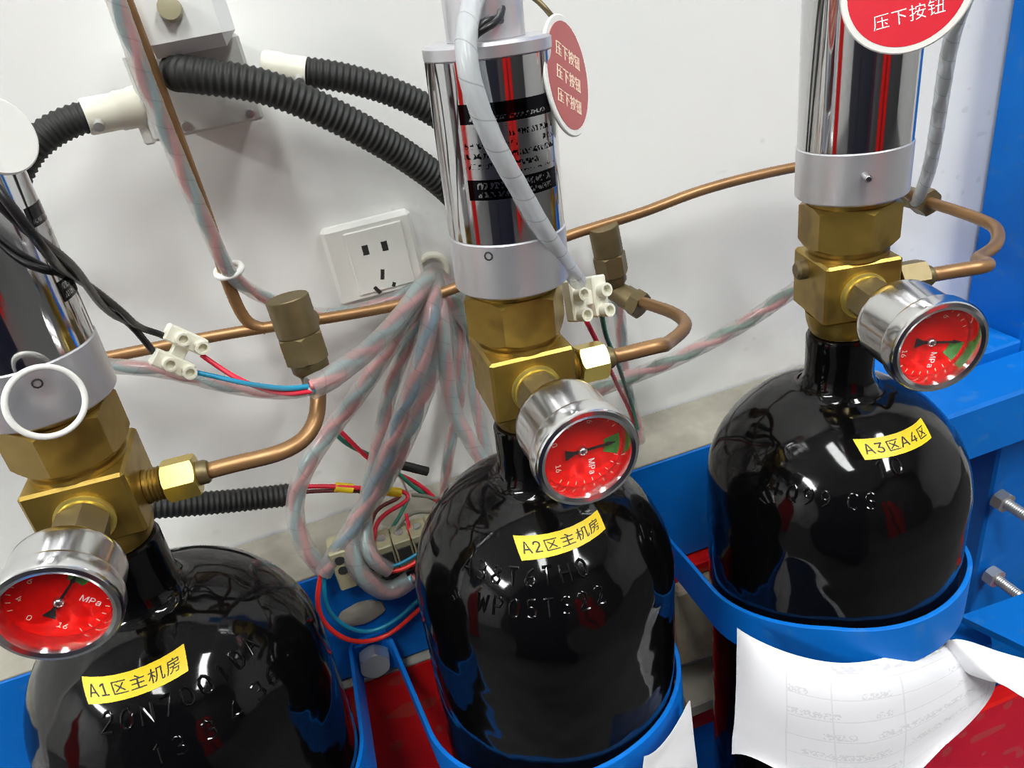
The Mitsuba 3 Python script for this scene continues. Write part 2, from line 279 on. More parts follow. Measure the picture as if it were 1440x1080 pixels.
def to_w(A, p): return (A[:3, :3] @ np.atleast_2d(p).T).T + A[:3, 3]
def to_l(A, p): return (np.atleast_2d(p) - A[:3, 3]) @ A[:3, :3]
def dome_hit(i, x, y):                         # local point of bottle i seen at the pixel
    A = BOT[i]['A']; d = nrm(R.T @ np.array([(x - 720) / F, (y - 540) / F, 1.0])); t = np.arange(.1, .7, .0003)
    L = to_l(A, EYE + d * t[:, None]); g = (L[:, 0]**2 + L[:, 1]**2) / RB**2 + (np.maximum(L[:, 2], 0) / HD)**2
    return L[np.argmax(g < 1)]
def on_dome(L, h=0.0):                         # snaps local points to the shoulder, h metres above it
    L = np.array(L, float); z = np.maximum(L[:, 2], 0); k = np.sqrt(np.maximum((1 - (z / HD)**2), 1e-4)) * RB / np.maximum(np.hypot(L[:, 0], L[:, 1]), 1e-9)
    P = np.stack([L[:, 0] * k, L[:, 1] * k, L[:, 2]], 1)
    n = np.stack([P[:, 0] / RB**2, P[:, 1] / RB**2, np.maximum(P[:, 2], 0) / HD**2], 1); n /= np.linalg.norm(n, axis=1)[:, None]
    return P + n * np.broadcast_to(np.asarray(h, float), (len(P),))[:, None]
dome = [(0, ZB), (RB - .006, ZB), (RB, ZB + .006)] + [(RB, z) for z in np.linspace(ZB + .02, 0, 12)]
for a in np.radians(np.arange(4, 73, 3)): dome.append((RB * math.cos(a), HD * math.sin(a)))
r0, z0 = dome[-1]
dome += [(.0172, z0 + .0012), (.0156, .0585), (.0148, .0615), (.0146, .066), (.0146, .0795), (.0138, .0815), (.0120, .082), (0, .082)]
NAMES = ['A1', 'A2', 'A3']
WHERE = ['left', 'middle', 'right']
EMB = [[('20N7001DA', (268, 976)), ('13.3 4.36', (318, 1010))], [('A38T6TH0', (738, 812)), ('WP05TS22', (765, 856))], [('1Q99 CS', (1160, 702)), ('10', (1253, 657))]]
TAGS = [('A1区主机房', [(117, 950), (258, 905), (265, 943), (126, 990)]), ('A2区主机房', [(722, 752), (838, 717), (851, 744), (734, 788)]), ('A3区A4区', [(1199, 618), (1293, 588), (1309, 616), (1216, 647)])]
tints = ['black', 'black', 'black']
LAB = ['glossy black gas bottle at the left with the yellow tag A1', 'glossy black gas bottle in the middle of the row with the yellow tag A2', 'glossy black gas bottle at the right with the yellow tag A3']
STROKES = {'0': [[(.15, .1), (.05, .3), (.05, .7), (.15, .9), (.35, 1), (.5, .88), (.57, .7), (.57, .3), (.5, .12), (.35, 0), (.15, .1)]], '1': [[(.12, .78), (.32, 1), (.32, 0)]], '2': [[(.06, .76), (.16, .95), (.36, 1), (.54, .86), (.5, .6), (.06, 0), (.58, 0)]],
           '3': [[(.06, .9), (.3, 1), (.52, .85), (.5, .62), (.25, .53), (.52, .42), (.56, .18), (.36, 0), (.05, .1)]], '4': [[(.45, 0), (.45, 1), (.04, .3), (.6, .3)]], '5': [[(.54, 1), (.12, 1), (.08, .56), (.34, .62), (.56, .4), (.52, .12), (.3, 0), (.05, .1)]],
           '6': [[(.5, .95), (.2, .72), (.06, .3), (.18, .04), (.42, .02), (.56, .24), (.46, .48), (.2, .48), (.08, .3)]], '7': [[(.05, 1), (.58, 1), (.25, 0)]], '8': [[(.3, .53), (.1, .72), (.18, .95), (.42, .95), (.52, .72), (.3, .53), (.06, .3), (.16, .03), (.44, .03), (.56, .3), (.3, .53)]],
           '9': [[(.54, .66), (.4, .48), (.16, .5), (.06, .75), (.2, .98), (.44, .95), (.55, .7), (.45, .28), (.15, .03)]], 'A': [[(.03, 0), (.32, 1), (.62, 0)], [(.14, .35), (.5, .35)]], 'C': [[(.56, .84), (.36, 1), (.12, .85), (.05, .5), (.12, .14), (.36, 0), (.56, .16)]],
           'D': [[(.08, 0), (.08, 1), (.34, 1), (.56, .75), (.56, .25), (.34, 0), (.08, 0)]], 'N': [[(.06, 0), (.06, 1), (.56, 0), (.56, 1)]], 'P': [[(.08, 0), (.08, 1), (.42, 1), (.56, .76), (.42, .5), (.08, .5)]], 'Q': [[(.15, .1), (.05, .3), (.05, .7), (.15, .9), (.35, 1), (.5, .88), (.57, .7), (.57, .3), (.5, .12), (.35, 0), (.15, .1)], [(.38, .25), (.62, -.05)]],
           'S': [[(.55, .86), (.34, 1), (.08, .84), (.14, .58), (.48, .44), (.56, .16), (.32, 0), (.05, .14)]], 'T': [[(.02, 1), (.6, 1)], [(.31, 1), (.31, 0)]], 'W': [[(.02, 1), (.18, 0), (.34, .8), (.5, 0), (.66, 1)]], 'H': [[(.06, 0), (.06, 1)], [(.56, 0), (.56, 1)], [(.06, .52), (.56, .52)]], '.': [[(.25, .02), (.32, .06)]]}
def emboss(s, h, r):                           # raised rounded strokes in the xy plane, centred
    ms, x = [], 0.0
    for ch in s:
        for st in STROKES.get(ch, []):
            P = np.array(st, float) * h; P[:, 0] += x; q = []
            for a_, b_ in zip(P[:-1], P[1:]): q += [a_ * (1 - t) + b_ * t for t in np.linspace(0, 1, max(2, int(np.linalg.norm(b_ - a_) / .0012) + 1))[:-1]]
            q.append(P[-1]); q = np.array(q); ms.append(tube(np.c_[q, 0 * q[:, 0] - r * .25], r, 8))
        x += h * (.98 if ch not in '. ' else .5)
    m = cat(ms); m.apply_translation([-x / 2, -h / 2, 0]); return m
for i, b in enumerate(BOT):
    A = b['A']
    k = thing('gas_bottle', LAB[i], 'gas bottle', 'black gas bottles in a row')
    part(k, 'body', placed(lathe(dome, 120), A), 'black_enamel', 50)
    for s, (px, py) in EMB[i]:                 # raised figures under the enamel, wrapped round the shoulder
        c = dome_hit(i, px, py); m = emboss(s, .0070, .00075); v = m.vertices.copy()
        az = math.atan2(c[1], c[0]); rr = math.hypot(c[0], c[1]); slope = nrm([c[0] / RB**2 * 0 + rr / RB**2, max(c[2], 0) / HD**2])
        a = az + v[:, 0] / rr; dz = v[:, 1]
        z = c[2] + dz * slope[0]; P = np.stack([np.cos(a) * rr, np.sin(a) * rr, z], 1)
        m.vertices = to_w(A, on_dome(P, v[:, 2] - .0001)); part(k, 'embossed_mark', m, 'black_enamel', 40, 'raised black figures stamped on the shoulder')
    s, q = TAGS[i]
    C = np.array([dome_hit(i, *p) for p in q])
    def patch(U, V, h): return to_w(A, on_dome(C[0] * ((1 - U) * V)[:, None] + C[1] * (U * V)[:, None] + C[2] * (U * (1 - V))[:, None] + C[3] * ((1 - U) * (1 - V))[:, None], h))
    bx = bbox([0, 0, 0], [1, 1, 1]).subdivide().subdivide().subdivide(); v = bx.vertices
    bx.vertices = patch(v[:, 0], v[:, 1], .0001 + .0003 * v[:, 2])
    kk = part(k, 'tag', bx, 'label_yellow', 40, 'yellow printed tag')
    asp = np.linalg.norm(C[1] - C[0]) / np.linalg.norm(C[3] - C[0])
    m = text(s, .48, .05).subdivide_to_size(.12); v = m.vertices.copy(); w = v[:, 0].max() - v[:, 0].min(); sx = min(1 / asp, .86 / w) if w else 1
    m.vertices = patch(v[:, 0] * .86 / w + .5, v[:, 1] + .5, .00042 + .0001 * (v[:, 2] > .02)); part(kk, 'lettering', m, 'print_black', False)

def valve(i):
    b = BOT[i]; B = b['B']; h = .0168 if i != 2 else .0158
    k = thing('valve', ['brass valve block on the black bottle tagged A1', 'brass valve block on the black bottle tagged A2', 'brass valve block on the black bottle tagged A3'][i], 'valve', 'brass bottle valves')
    # block: two bevelled halves with the lower shoulder turned down to the neck
    part(k, 'body', placed(bbox([-h, -h, .0925], [h, h, .1185], .0011), B), 'brass', False)
    part(k, 'neck', placed(lathe([(0, .0822), (.0128, .0822), (.0140, .0845), (.0150, .0880), (.0155, .0924), (0, .0924)], 48), B), 'brass', 40)
    part(k, 'collar', placed(lathe([(0, .1186), (.0163, .1186), (.0163, .1200), (.0150, .1205), (.0150, .1226), (0, .1226)], 48), B), 'brass', 40)
    rot = [.38, .0, .52][i]
    part(k, 'hexagon', placed(hexa(.0196, .1228, .1405, rot=rot), B), 'brass', False)
    part(k, 'shoulder', placed(lathe([(0, .1406), (.0165, .1406), (.0165, .1432), (0, .1432)], 48), B), 'brass', 40)
    # side outlet to the copper tube
    S = B @ mat4(np.array([[0, 0, 1.0], [0, 1, 0], [-1, 0, 0]]), [h, 0, .1010])
    part(k, 'outlet', placed(lathe([(0, .0002), (.0066, .0002)] + [(.0066 - .0006 * (j % 2), .0012 + .0007 * j) for j in range(8)] + [(0, .0066)], 32), S), 'brass', 40)
    part(k, 'compression_nut', placed(hexa(.0083, .0068, .0185, rot=.3), S), 'bright_brass' if i < 2 else 'bronze', False, 'bright brass hexagon nut' if i < 2 else 'dull hexagon nut')
    part(k, 'ferrule', placed(lathe([(0, .0186), (.0046, .0186), (.0046, .0215), (.0040, .0225), (0, .0225)], 32), S), 'bronze', 40)
    b['port'] = to_w(S, [0, 0, .0222])[0]; b['portdir'] = S[:3, 2]
    # front port with hexagon adapter
    G = B @ mat4(np.array([[1.0, 0, 0], [0, 0, -1], [0, 1, 0]]), [0, -h, .1045])
    part(k, 'front_port', placed(lathe([(0, .0001), (.0098, .0001), (.0098, .0012), (.0088, .0016), (.0086, .0028), (0, .0028)], 40), G), 'bright_brass', 40)
    part(k, 'adapter', placed(hexa(.0092, .0029, .0226, rot=.2), G), 'bronze', False, 'dull hexagon adapter')
    b['G'] = G
    if i == 2:
        part(k, 'plug', placed(lathe([(0, 0), (.0042, 0), (.0042, .003), (.003, .0042), (0, .0042)], 24), B @ mat4(np.array([[0, 0, -1.0], [0, 1, 0], [1, 0, 0]]), [-h - .0001, .004, .112])), 'bronze', 40)
for i in range(3): valve(i)

# gauges: case axis = local z of G; needle and dial top turned to where the photo shows them
UPPIX = [((60, 888), (88, 845)), ((807, 650), (868, 632)), ((1313, 498), (1356, 497))]
GL = ['round red pressure gauge with steel rim at the left edge, needle pointing up right', 'round red pressure gauge with steel rim in front of the middle valve', 'round red pressure gauge with steel rim on the right valve, needle level']
def project(p):
    q = R @ (np.asarray(p) - EYE); return np.array([720 + F * q[0] / q[2], 540 + F * q[1] / q[2]])
for i, b in enumerate(BOT):
    G = b['G']; rg = .0182 if i != 2 else .0176; L0 = .0228; L1 = [.0475, .0530, .0535][i]
    cen = to_w(G, [0, 0, L1 - .004])[0]
    want = np.array(UPPIX[i][1], float) - UPPIX[i][0]; want /= np.linalg.norm(want); best = None
    for a in np.linspace(0, 2 * np.pi, 721):
        d = project(to_w(G, [.012 * math.cos(a), .012 * math.sin(a), L1 - .004])[0]) - project(cen); d /= np.linalg.norm(d)
        if best is None or d.dot(want) > best[0]: best = (d.dot(want), a)
    c, s = math.cos(best[1] - math.pi / 2), math.sin(best[1] - math.pi / 2)
    D = G @ mat4(np.array([[c, -s, 0], [s, c, 0], [0, 0, 1.0]]), [0, 0, 0])      # dial frame, +y is the dial's top
    k = thing('pressure_gauge', GL[i], 'pressure gauge', 'red pressure gauges')
    q = rg - .0016
    part(k, 'case', placed(lathe([(0, L0), (.0105, L0), (.0150, L0 + .0012), (q, L0 + .0035), (q + .0002, L0 + .006), (q, L1 - .008), (0, L1 - .008)], 72), D), 'steel', 40)
    part(k, 'rim', placed(lathe([(q - .002, L1 - .0079), (rg - .0004, L1 - .0079), (rg, L1 - .0068), (rg, L1 - .0018), (rg - .0008, L1 - .0004), (rg - .0020, L1), (rg - .0032, L1 - .0006), (rg - .0036, L1 - .0024), (rg - .0036, L1 - .0072), (q - .002, L1 - .0079)], 72), D), 'steel', 40)
    zf = L1 - .0070
    kk = part(k, 'dial', placed(lathe([(0, zf - .0006), (rg - .0037, zf - .0006), (rg - .0037, zf), (0, zf)], 72), D), 'dial_red', False, 'red dial')
    rd = rg - .0037
    def lay(m, x, y, rot=0.0): 
        A_ = trimesh.transformations.rotation_matrix(rot, [0, 0, 1]); A_[:3, 3] = [x, y, zf]; return placed(m, D @ A_)
    wd = math.radians(17); sect = Polygon([(rd * .55 * math.sin(a), rd * .55 * math.cos(a)) for a in np.linspace(-wd, wd, 9)] + [(rd * .93 * math.sin(a), rd * .93 * math.cos(a)) for a in np.linspace(wd, -wd, 9)])
    part(kk, 'green_sector', lay(trimesh.creation.extrude_polygon(sect, .00015, engine='earcut'), 0, 0, -.12 if i != 2 else -.35), 'dial_green', False)
    part(kk, 'scale_lettering', lay(text('MPa', .0022, .00012), .55 * rd, .20 * rd, 0), 'print_white', False)
    marks = [lay(text(t_, .0019, .00012), .70 * rd * math.sin(math.radians(a)), .70 * rd * math.cos(math.radians(a))) for t_, a in (('0', 205), ('4', 250), ('6', 290), ('16', 150))]
    for a in np.arange(-130, 131, 13):
        if abs(a) > 20: marks.append(placed(bbox([-.00012, rd * .86, 0], [.00012, rd * .95, .0001]), D @ trimesh.transformations.rotation_matrix(math.radians(-a), [0, 0, 1]) @ mat4(np.eye(3), [0, 0, zf])))
    part(kk, 'scale_lettering', cat(marks), 'print_cream', False)
    nd = trimesh.creation.extrude_polygon(Polygon([(-.0004, 0), (-.0003, rd * .55), (-.0007, rd * .6), (0, rd * .80), (.0007, rd * .6), (.0003, rd * .55), (.0004, 0), (.0006, -rd * .22), (.0019, -rd * .42), (-.0019, -rd * .42), (-.0006, -rd * .22)]), .0004, engine='earcut')
    A_ = D @ mat4(np.eye(3), [0, 0, zf + .0009]); part(k, 'needle', placed(nd, A_), 'needle_black', False)
    part(k, 'hub', placed(lathe([(0, 0), (.0016, 0), (.0017, .0012), (.0012, .0021), (0, .0024)], 24), D @ mat4(np.eye(3), [0, 0, zf])), 'steel', 50)
    part(k, 'glass', placed(lathe([(0, L1 - .0026), (rg - .0035, L1 - .0026)], 64), D), 'pane', False)

# solenoids
ZC = [.1434, .1636, .2212, .2258]
rc = .0214
for i, b in enumerate(BOT):
    A = b['A']
    k = thing('solenoid', ['chrome solenoid actuator cut off by the left edge, ring pull on its collar', 'chrome solenoid actuator with a printed label above the middle valve', 'chrome solenoid actuator with a pin in its collar above the right valve'][i], 'solenoid actuator', 'chrome solenoids on the valves')
    part(k, 'collar', placed(lathe([(0, ZC[0]), (rc - .0008, ZC[0]), (rc, ZC[0] + .0008), (rc, ZC[1] - .0006), (rc - .0007, ZC[1]), (0, ZC[1])], 96), A), 'satin_aluminium', 40)
    part(k, 'barrel', placed(lathe([(0, ZC[1] + .0001), (rc - .0004, ZC[1] + .0001), (rc - .0004, ZC[2] - .0001), (0, ZC[2] - .0001)], 96), A), 'chrome', 40)
    part(k, 'cap', placed(lathe([(0, ZC[2]), (rc - .0007, ZC[2]), (rc - .0003, ZC[2] + .0004), (rc - .0003, ZC[3] - .001), (rc - .0012, ZC[3]), (0, ZC[3])], 96), A), 'satin_aluminium', 40)
    part(k, 'plunger_tube', placed(lathe([(0, ZC[3] + .0001), (.0128, ZC[3] + .0001), (.0128, ZC[3] + .0145), (.012, ZC[3] + .016), (0, ZC[3] + .016)], 64), A), 'satin_aluminium', 40)
    if i < 2:                                  # printed film wrapped round the barrel
        a0, a1 = [(-.40, .30), (-2.39, -.80)][i]; zz = [(.178, .2075), (.179, .209)][i]
        us, vs = np.meshgrid(np.linspace(0, 1, 40), np.linspace(0, 1, 8), indexing='ij'); a = a0 + us * (a1 - a0)
        P = np.stack([np.cos(a) * (rc - .0002), np.sin(a) * (rc - .0002), zz[0] + vs * (zz[1] - zz[0])], -1).reshape(-1, 3)
        q = np.arange(40 * 8).reshape(40, 8); f = np.vstack([np.stack([q[:-1, :-1].ravel(), q[1:, :-1].ravel(), q[1:, 1:].ravel()], 1), np.stack([q[:-1, :-1].ravel(), q[1:, 1:].ravel(), q[:-1, 1:].ravel()], 1)])
        part(k, 'label_film', trimesh.Trimesh(to_w(A, P), f, process=False), 'printed_film', True, 'black and silver printed label', uv=np.stack([us.ravel(), vs.ravel()], 1))
    # pin or hole in the collar
    az = math.radians([-72, -125, -118][i]); zc = [.1585, .1600, .1555][i]; d = np.array([math.cos(az), math.sin(az), 0])
    if i < 2: part(k, 'pin_hole', placed(lathe([(0, 0), (.0016, 0), (.0016, .0004), (.0011, .0005), (.0011, .0001), (0, .0001)], 20), A @ mat4(frame(d), d * (rc - .0002) + [0, 0, zc])), 'dark_slot', 40)
    else: part(k, 'pin', placed(lathe([(0, -.003), (.0013, -.003), (.0013, .0058), (.0009, .0064), (0, .0064)], 20), A @ mat4(frame(d), d * (rc - .0002) + [0, 0, zc])), 'steel', 40)
d0 = .2195
c0 = atd(65, 565, d0)
k = single('ring_pull', placed(ring(.0105, .00095, 56, 12), mat4(frame(EYE - c0 + np.array([.06, 0, -.03])), c0)), 'white_plastic', 'white round ring pull hanging on the left solenoid collar', 'ring pull', True)

# ---------------------------------------------------------------- clamp bands, bolts
def band(i, zf, zb, cx, yb=.0845, half=.080, tabs=.024):
    b = BOT[i]; c = np.array(b['o']) + np.array(b['t']) * zf + np.array([(-.003, .001), (-.0035, .003), (0, 0)][i]); r = [.0640, .0662, .0632][i]
    P = [(cx - half - tabs, yb), (cx - half - .006, yb), (cx - half - .0015, yb - .0015), (cx - half, yb - .006)]
    def tangent(p, side):
        v = np.array(p) - c; dd = np.linalg.norm(v); a = math.acos(r / dd); base = math.atan2(v[1], v[0]); return base + side * a
    aL, aR = tangent(P[-1], 1), tangent((cx + half, yb - .006), -1)
    aL %= 2 * np.pi; aR = aR % (2 * np.pi)
    if aR < aL: aR += 2 * np.pi
    arc = [(c[0] + r * math.cos(a), c[1] + r * math.sin(a)) for a in np.linspace(aL, aR, 60)]
    side = [tuple(np.array(P[-1]) * (1 - t) + np.array(arc[0]) * t) for t in (.25, .5, .75)]
    sideR = [tuple(np.array(arc[-1]) * (1 - t) + np.array((cx + half, yb - .006)) * t) for t in (.25, .5, .75)]
    Q = P + side + arc + sideR + [(cx + half, yb - .006), (cx + half + .0015, yb - .0015), (cx + half + .006, yb), (cx + half + tabs, yb)]
    Q = np.array(Q); yy = np.clip((Q[:, 1] + .06) / (yb + .06), 0, 1); z = zf + (zb - zf) * yy
    t = np.gradient(Q, axis=0); t /= np.linalg.norm(t, axis=1)[:, None]; n = np.stack([t[:, 1], -t[:, 0]], 1) * .0012
    H, e = .0265, .0004
    prof = [(-1, e), (-1 + .3, 0), (1 - .3, 0), (1, e), (1, H - e), (.7, H), (-.7, H), (-1, H - e)]
    V = np.array([[np.r_[Q[k] + n[k] * a, z[k] - h] for a, h in prof] for k in range(len(Q))]); m, w = V.shape[:2]; f = []
    for k in range(m - 1):
        for j in range(w): a_, b_, c_, d_ = k * w + j, k * w + (j + 1) % w, (k + 1) * w + (j + 1) % w, (k + 1) * w + j; f += [[a_, b_, c_], [a_, c_, d_]]
    for j in range(1, w - 1): f += [[0, j + 1, j], [(m - 1) * w, (m - 1) * w + j, (m - 1) * w + j + 1]]
    me = trimesh.Trimesh(V.reshape(-1, 3), f, process=False); me.fix_normals(); return me
BANDS = [(-.058, -.086, -.163, .058, .022), (-.060, -.088, -.000, .081, .024), (-.034, -.078, .176, .0785, .020)]
for i in range(3):
    zf, zb, cx, hf, tb = BANDS[i]
    single('clamp_band', band(i, zf, zb, cx, .0845 - .0026 * (i == 1), hf, tb), 'blue_paint', ['blue flat steel band around the left black bottle', 'blue flat steel band around the middle black bottle', 'blue flat steel band around the right black bottle above the printed paper'][i], 'clamp band', 40, 'blue bands around the bottles')
def bolt(p, d, label, shaft=0.0, grp=None, rad=.0098):
    M = mat4(frame(d), p)
    k = thing('bolt', label, 'bolt', grp)
    part(k, 'head' if not shaft else 'nut', placed(hexa(rad, .0, .0016 + rad * .75, .001, .3), M), 'zinc', False)
    if shaft: part(k, 'shaft', placed(lathe([(0, 0)] + [(rad * (.50 - .035 * (j % 2)), rad * .75 + .0017 + j * shaft / 24) for j in range(24)] + [(rad * .4, rad * .75 + .0017 + shaft), (0, rad * .75 + .0017 + shaft)], 20), M), 'zinc', 40)
bolt(at(525, 922, .0790), (0, -1, 0), 'grey hexagon bolt head between the left and middle clamp bands')
bolt(at(1403, 700, .0855), (.05, -1, -.05), 'grey threaded bolt sticking out of the blue post, upper of the two', .020, 'bolts in the blue post', .0088)
bolt(at(1391, 806, .0855), (.05, -1, -.05), 'grey threaded bolt sticking out of the blue post, lower one above the flat plate', .020, 'bolts in the blue post', .0088)

# ---------------------------------------------------------------- copper tubes and their fittings
def pipe(name_label, pts, r=.0029): return single('copper_tube', tube(spline(pts, .002), r, 18), 'copper', name_label, 'copper tube', True, 'copper tubes')
YM = .108
pipe('long copper tube running along the white wall behind the solenoids', [at(-150, 556, YM), at(60, 519, YM), at(158, 501, YM), at(300, 473, YM), at(410, 455, YM), at(520, 437, YM), at(640, 405, YM), at(760, 348, YM), at(822, 324, YM), at(905, 298, YM), at(960, 277, YM), at(1020, 258, YM), at(1115, 236, .1075), at(1180, 232, .106), at(1245, 252, .103), at(1284, 278, .099)])
pipe('copper tube coming down the wall at upper left, bent into the long tube', [at(164, -30, .078), at(183, 20, .080), at(229, 140, .087), at(275, 262, .095), at(301, 335, .1), at(318, 390, .104), at(334, 430, .1065), at(352, 455, .1075), at(374, 462, .108)])
b = BOT[0]; P0, D0 = b['port'], b['portdir']
pipe('bent copper tube from the left valve nut up to the bronze fitting', [P0, P0 + D0 * .012, P0 + D0 * .026, at(425, 619, .009), at(441, 597, .014), at(447, 572, .020), at(447, 550, .0245)], .0032)
b = BOT[1]; P1, D1 = b['port'], b['portdir']
pipe('bent copper tube from the middle valve nut back to the bronze elbow', [P1, P1 + D1 * .012, P1 + D1 * .022, at(938, 483, .018), at(959, 466, .03), at(962, 452, .042), at(948, 441, .055), at(925, 432, .072), at(893, 422, .094)], .0032)
b = BOT[2]; P2, D2 = b['port'], b['portdir']
pipe('bent copper tube from the right valve nut in front of the blue post', [P2, P2 + D2 * .012, P2 + D2 * .024, at(1375, 364, .01), at(1397, 348, .02), at(1403, 328, .032), at(1392, 315, .045), at(1355, 300, .066), at(1305, 284, .095)], .0032)

def check_valve(p0, p1, label, sc=1.0):        # bronze check valve standing from p0 (foot) to p1 (cap end)
    d = np.asarray(p1) - p0; L = np.linalg.norm(d); M = mat4(frame(d), p0)
    k = thing('check_valve', label, 'check valve', 'bronze check valves')
    part(k, 'body', placed(lathe([(0, 0), (.0045 * sc, 0), (.0052 * sc, .02 * L), (.0052 * sc, .18 * L), (.0072 * sc, .24 * L), (.0074 * sc, .34 * L), (0, .34 * L)], 40), M), 'bronze', 40)
    part(k, 'hexagon', placed(hexa(.0092 * sc, .341 * L, .62 * L, rot=.4), M), 'bronze', False)
    part(k, 'cap', placed(lathe([(0, .621 * L), (.0078 * sc, .621 * L), (.0082 * sc, .64 * L), (.0082 * sc, .985 * L), (.0078 * sc, L), (0, L)], 48), M), 'bronze', 40)
    return k, M, L
k, M, L = check_valve(at(448, 548, .0255), at(403, 418, .0290), 'bronze check valve standing beside the white connector at the left', 1.02)
part(k, 'tee_port', placed(lathe([(0, 0), (.0055, 0), (.0055, .012), (0, .012)], 32), mat4(frame((.2, .95, .2)), M[:3, 3] + M[:3, 2] * .022 + np.array([.001, .005, 0]))), 'bronze', 40)
pipe('short copper tube joining the left check valve to the long tube', [M[:3, 3] + M[:3, 2] * .022 + np.array([.003, .016, .003]), at(440, 497, .06), at(441, 472, .085), at(440, 452, .105)])
k, M, L = check_valve(at(868, 418, .105), at(848, 318, .105), 'bronze check valve behind the middle solenoid with an elbow at its foot', 1.0)
E_ = M[:3, 3] + M[:3, 2] * .004
dE = nrm(at(905, 432, .088) - E_)
part(k, 'elbow', placed(lathe([(0, 0), (.0058, 0), (.0062, .006), (.0066, .0065), (.0066, .0125), (0, .0125)], 32), mat4(frame(dE), E_)), 'bronze', 40)
part(k, 'elbow_nut', placed(hexa(.0080, .0126, .0190, rot=.2), mat4(frame(dE), E_)), 'bronze', False)
k = thing('check_valve', 'bronze fitting half hidden behind the right solenoid collar', 'check valve', 'bronze check valves')
p = at(1300, 283, .098); dq = nrm(at(1330, 291, .082) - p)
part(k, 'nut', placed(hexa(.0082, -.004, .005, rot=.3), mat4(frame(dq), p)), 'bronze', False)
part(k, 'body', placed(lathe([(0, -.026), (.0062, -.026), (.0062, -.0042), (0, -.0042)], 32), mat4(frame(dq), p)), 'bronze', 40)
part(k, 'cap', placed(lathe([(0, .0), (.0078, .0), (.0080, .002), (.0080, .03), (0, .03)], 40), mat4(frame((-.03, .0, 1)), p + np.array([-.020, .012, 0]))), 'bronze', 40)

# ---------------------------------------------------------------- wires in spiral wrap
def bundle(pix, r, label, mats=('pink_wire', 'teal_wire'), pitch=.040, wrap='spiral_wrap', seam=.011, phase=0.0, group='wires in clear spiral wrap', wires=True):
    C = spline([at(*p) if len(p) == 3 and abs(p[0]) > 2 else np.array(p) for p in pix], .0025)
    s = np.r_[0, np.cumsum(np.linalg.norm(np.diff(C, axis=0), axis=1))]; X, Y, t = frames(C)
    k = thing('wire_bundle', label, 'wire bundle', group)
    if wires:
        for j, m in enumerate(mats):
            a = phase + s / pitch * 2 * np.pi + j * 2 * np.pi / len(mats)
            W = C + (np.cos(a)[:, None] * X + np.sin(a)[:, None] * Y) * r * .42
            part(k, 'wire', tube(W, r * .40, 10), m, True)
    a = np.arange(17) * 2 * np.pi / 16; fr = (np.outer(s, np.ones(17)) / seam + np.arange(17)[None] / 16)
    rad = r * (1 + .05 * (1 - (fr - np.floor(fr))))
    v = C[:, None] + rad[..., None] * (np.cos(a)[None, :, None] * X[:, None] + np.sin(a)[None, :, None] * Y[:, None])
    uv = np.stack([np.broadcast_to(np.arange(17)[None] / 16, fr.shape), np.outer(s / seam, np.ones(17))], -1)
    n = len(C); q = np.arange(n * 17).reshape(n, 17); f = np.vstack([np.stack([q[:-1, :-1].ravel(), q[:-1, 1:].ravel(), q[1:, 1:].ravel()], 1), np.stack([q[:-1, :-1].ravel(), q[1:, 1:].ravel(), q[1:, :-1].ravel()], 1)])
    part(k, 'wrap', trimesh.Trimesh(v.reshape(-1, 3), f, process=False), wrap, True, 'milky clear spiral wrap', uv=uv.reshape(-1, 2))
    return k
def wire(pts, mat, label, r=.0011, name='wire', cat_='wire', group=None, parent=None):
    m = tube(spline([at(*p) for p in pts], .0025), r, 10)
    if parent: return part(parent, name, m, mat, True, label)
    return single(name, m, mat, label, cat_, True, group)
O = (610, 386, .1385)
k1 = bundle([O, (592, 404, .104), (564, 443, .086), (520, 490, .058), (488, 515, .028), (460, 534, .010), (436, 546, .0055)], .0045, 'thick wrapped wire bundle curving from the grommet to the white connector at the left', pitch=.05)
wire([(441, 542, .006), (412, 546, .013), (370, 543, .034), (335, 537, .05), (300, 529, .057), (268, 522, .060)], 'blue_wire', 'blue wire', .0011, parent=k1)
wire([(441, 549, .006), (412, 553, .014), (375, 548, .036), (340, 535, .052), (312, 519, .059), (283, 499, .062)], 'red_wire', 'red wire', .0011, parent=k1)
bundle([O, (586, 420, .102), (545, 490, .096), (502, 556, .095), (460, 612, .098), (432, 655, .094), (416, 700, .092), (419, 745, .086), (438, 782, .080), (462, 806, .078)], .0048, 'spiral wrapped wire bundle hanging furthest left in a loop beside the corrugated black tube', phase=1.0)
k3 = bundle([O, (608, 430, .100), (594, 500, .090), (573, 565, .086), (550, 625, .084), (527, 685, .081), (500, 735, .078), (474, 775, .075), (455, 806, .073)], .0047, 'wrapped wire bundle whose red and blue wires loop low over the blue beam', ('pink_wire', 'blue_wire'), phase=2.0)
wire([(456, 802, .073), (457, 840, .073), (474, 872, .076), (515, 888, .076), (556, 872, .076), (590, 842, .078), (640, 800, .08), (680, 775, .083)], 'blue_wire', 'blue wire', .0013, parent=k3)
wire([(453, 802, .074), (447, 848, .073), (464, 884, .075), (502, 902, .075), (546, 892, .077), (588, 858, .077), (640, 815, .08), (680, 790, .083)], 'orange_red_wire', 'bright red wire', .0014, parent=k3)
k4 = bundle([O, (616, 440, .106), (610, 505, .102), (588, 575, .099), (562, 635, .094), (528, 695, .088), (500, 735, .082), (496, 780, .072), (516, 815, .066), (548, 830, .065), (580, 812, .064)], .0052, 'thick spiral wrapped wire bundle looping under the terminal strip', phase=.5)
k4 = bundle([O, (597, 430, .108), (570, 490, .106), (550, 545, .104), (538, 600, .102), (527, 650, .098), (515, 705, .092), (514, 750, .078), (524, 784, .068), (548, 802, .065)], .0042, 'spiral wrapped wire bundle ending with red and light blue wires at the terminal strip', phase=2.6)
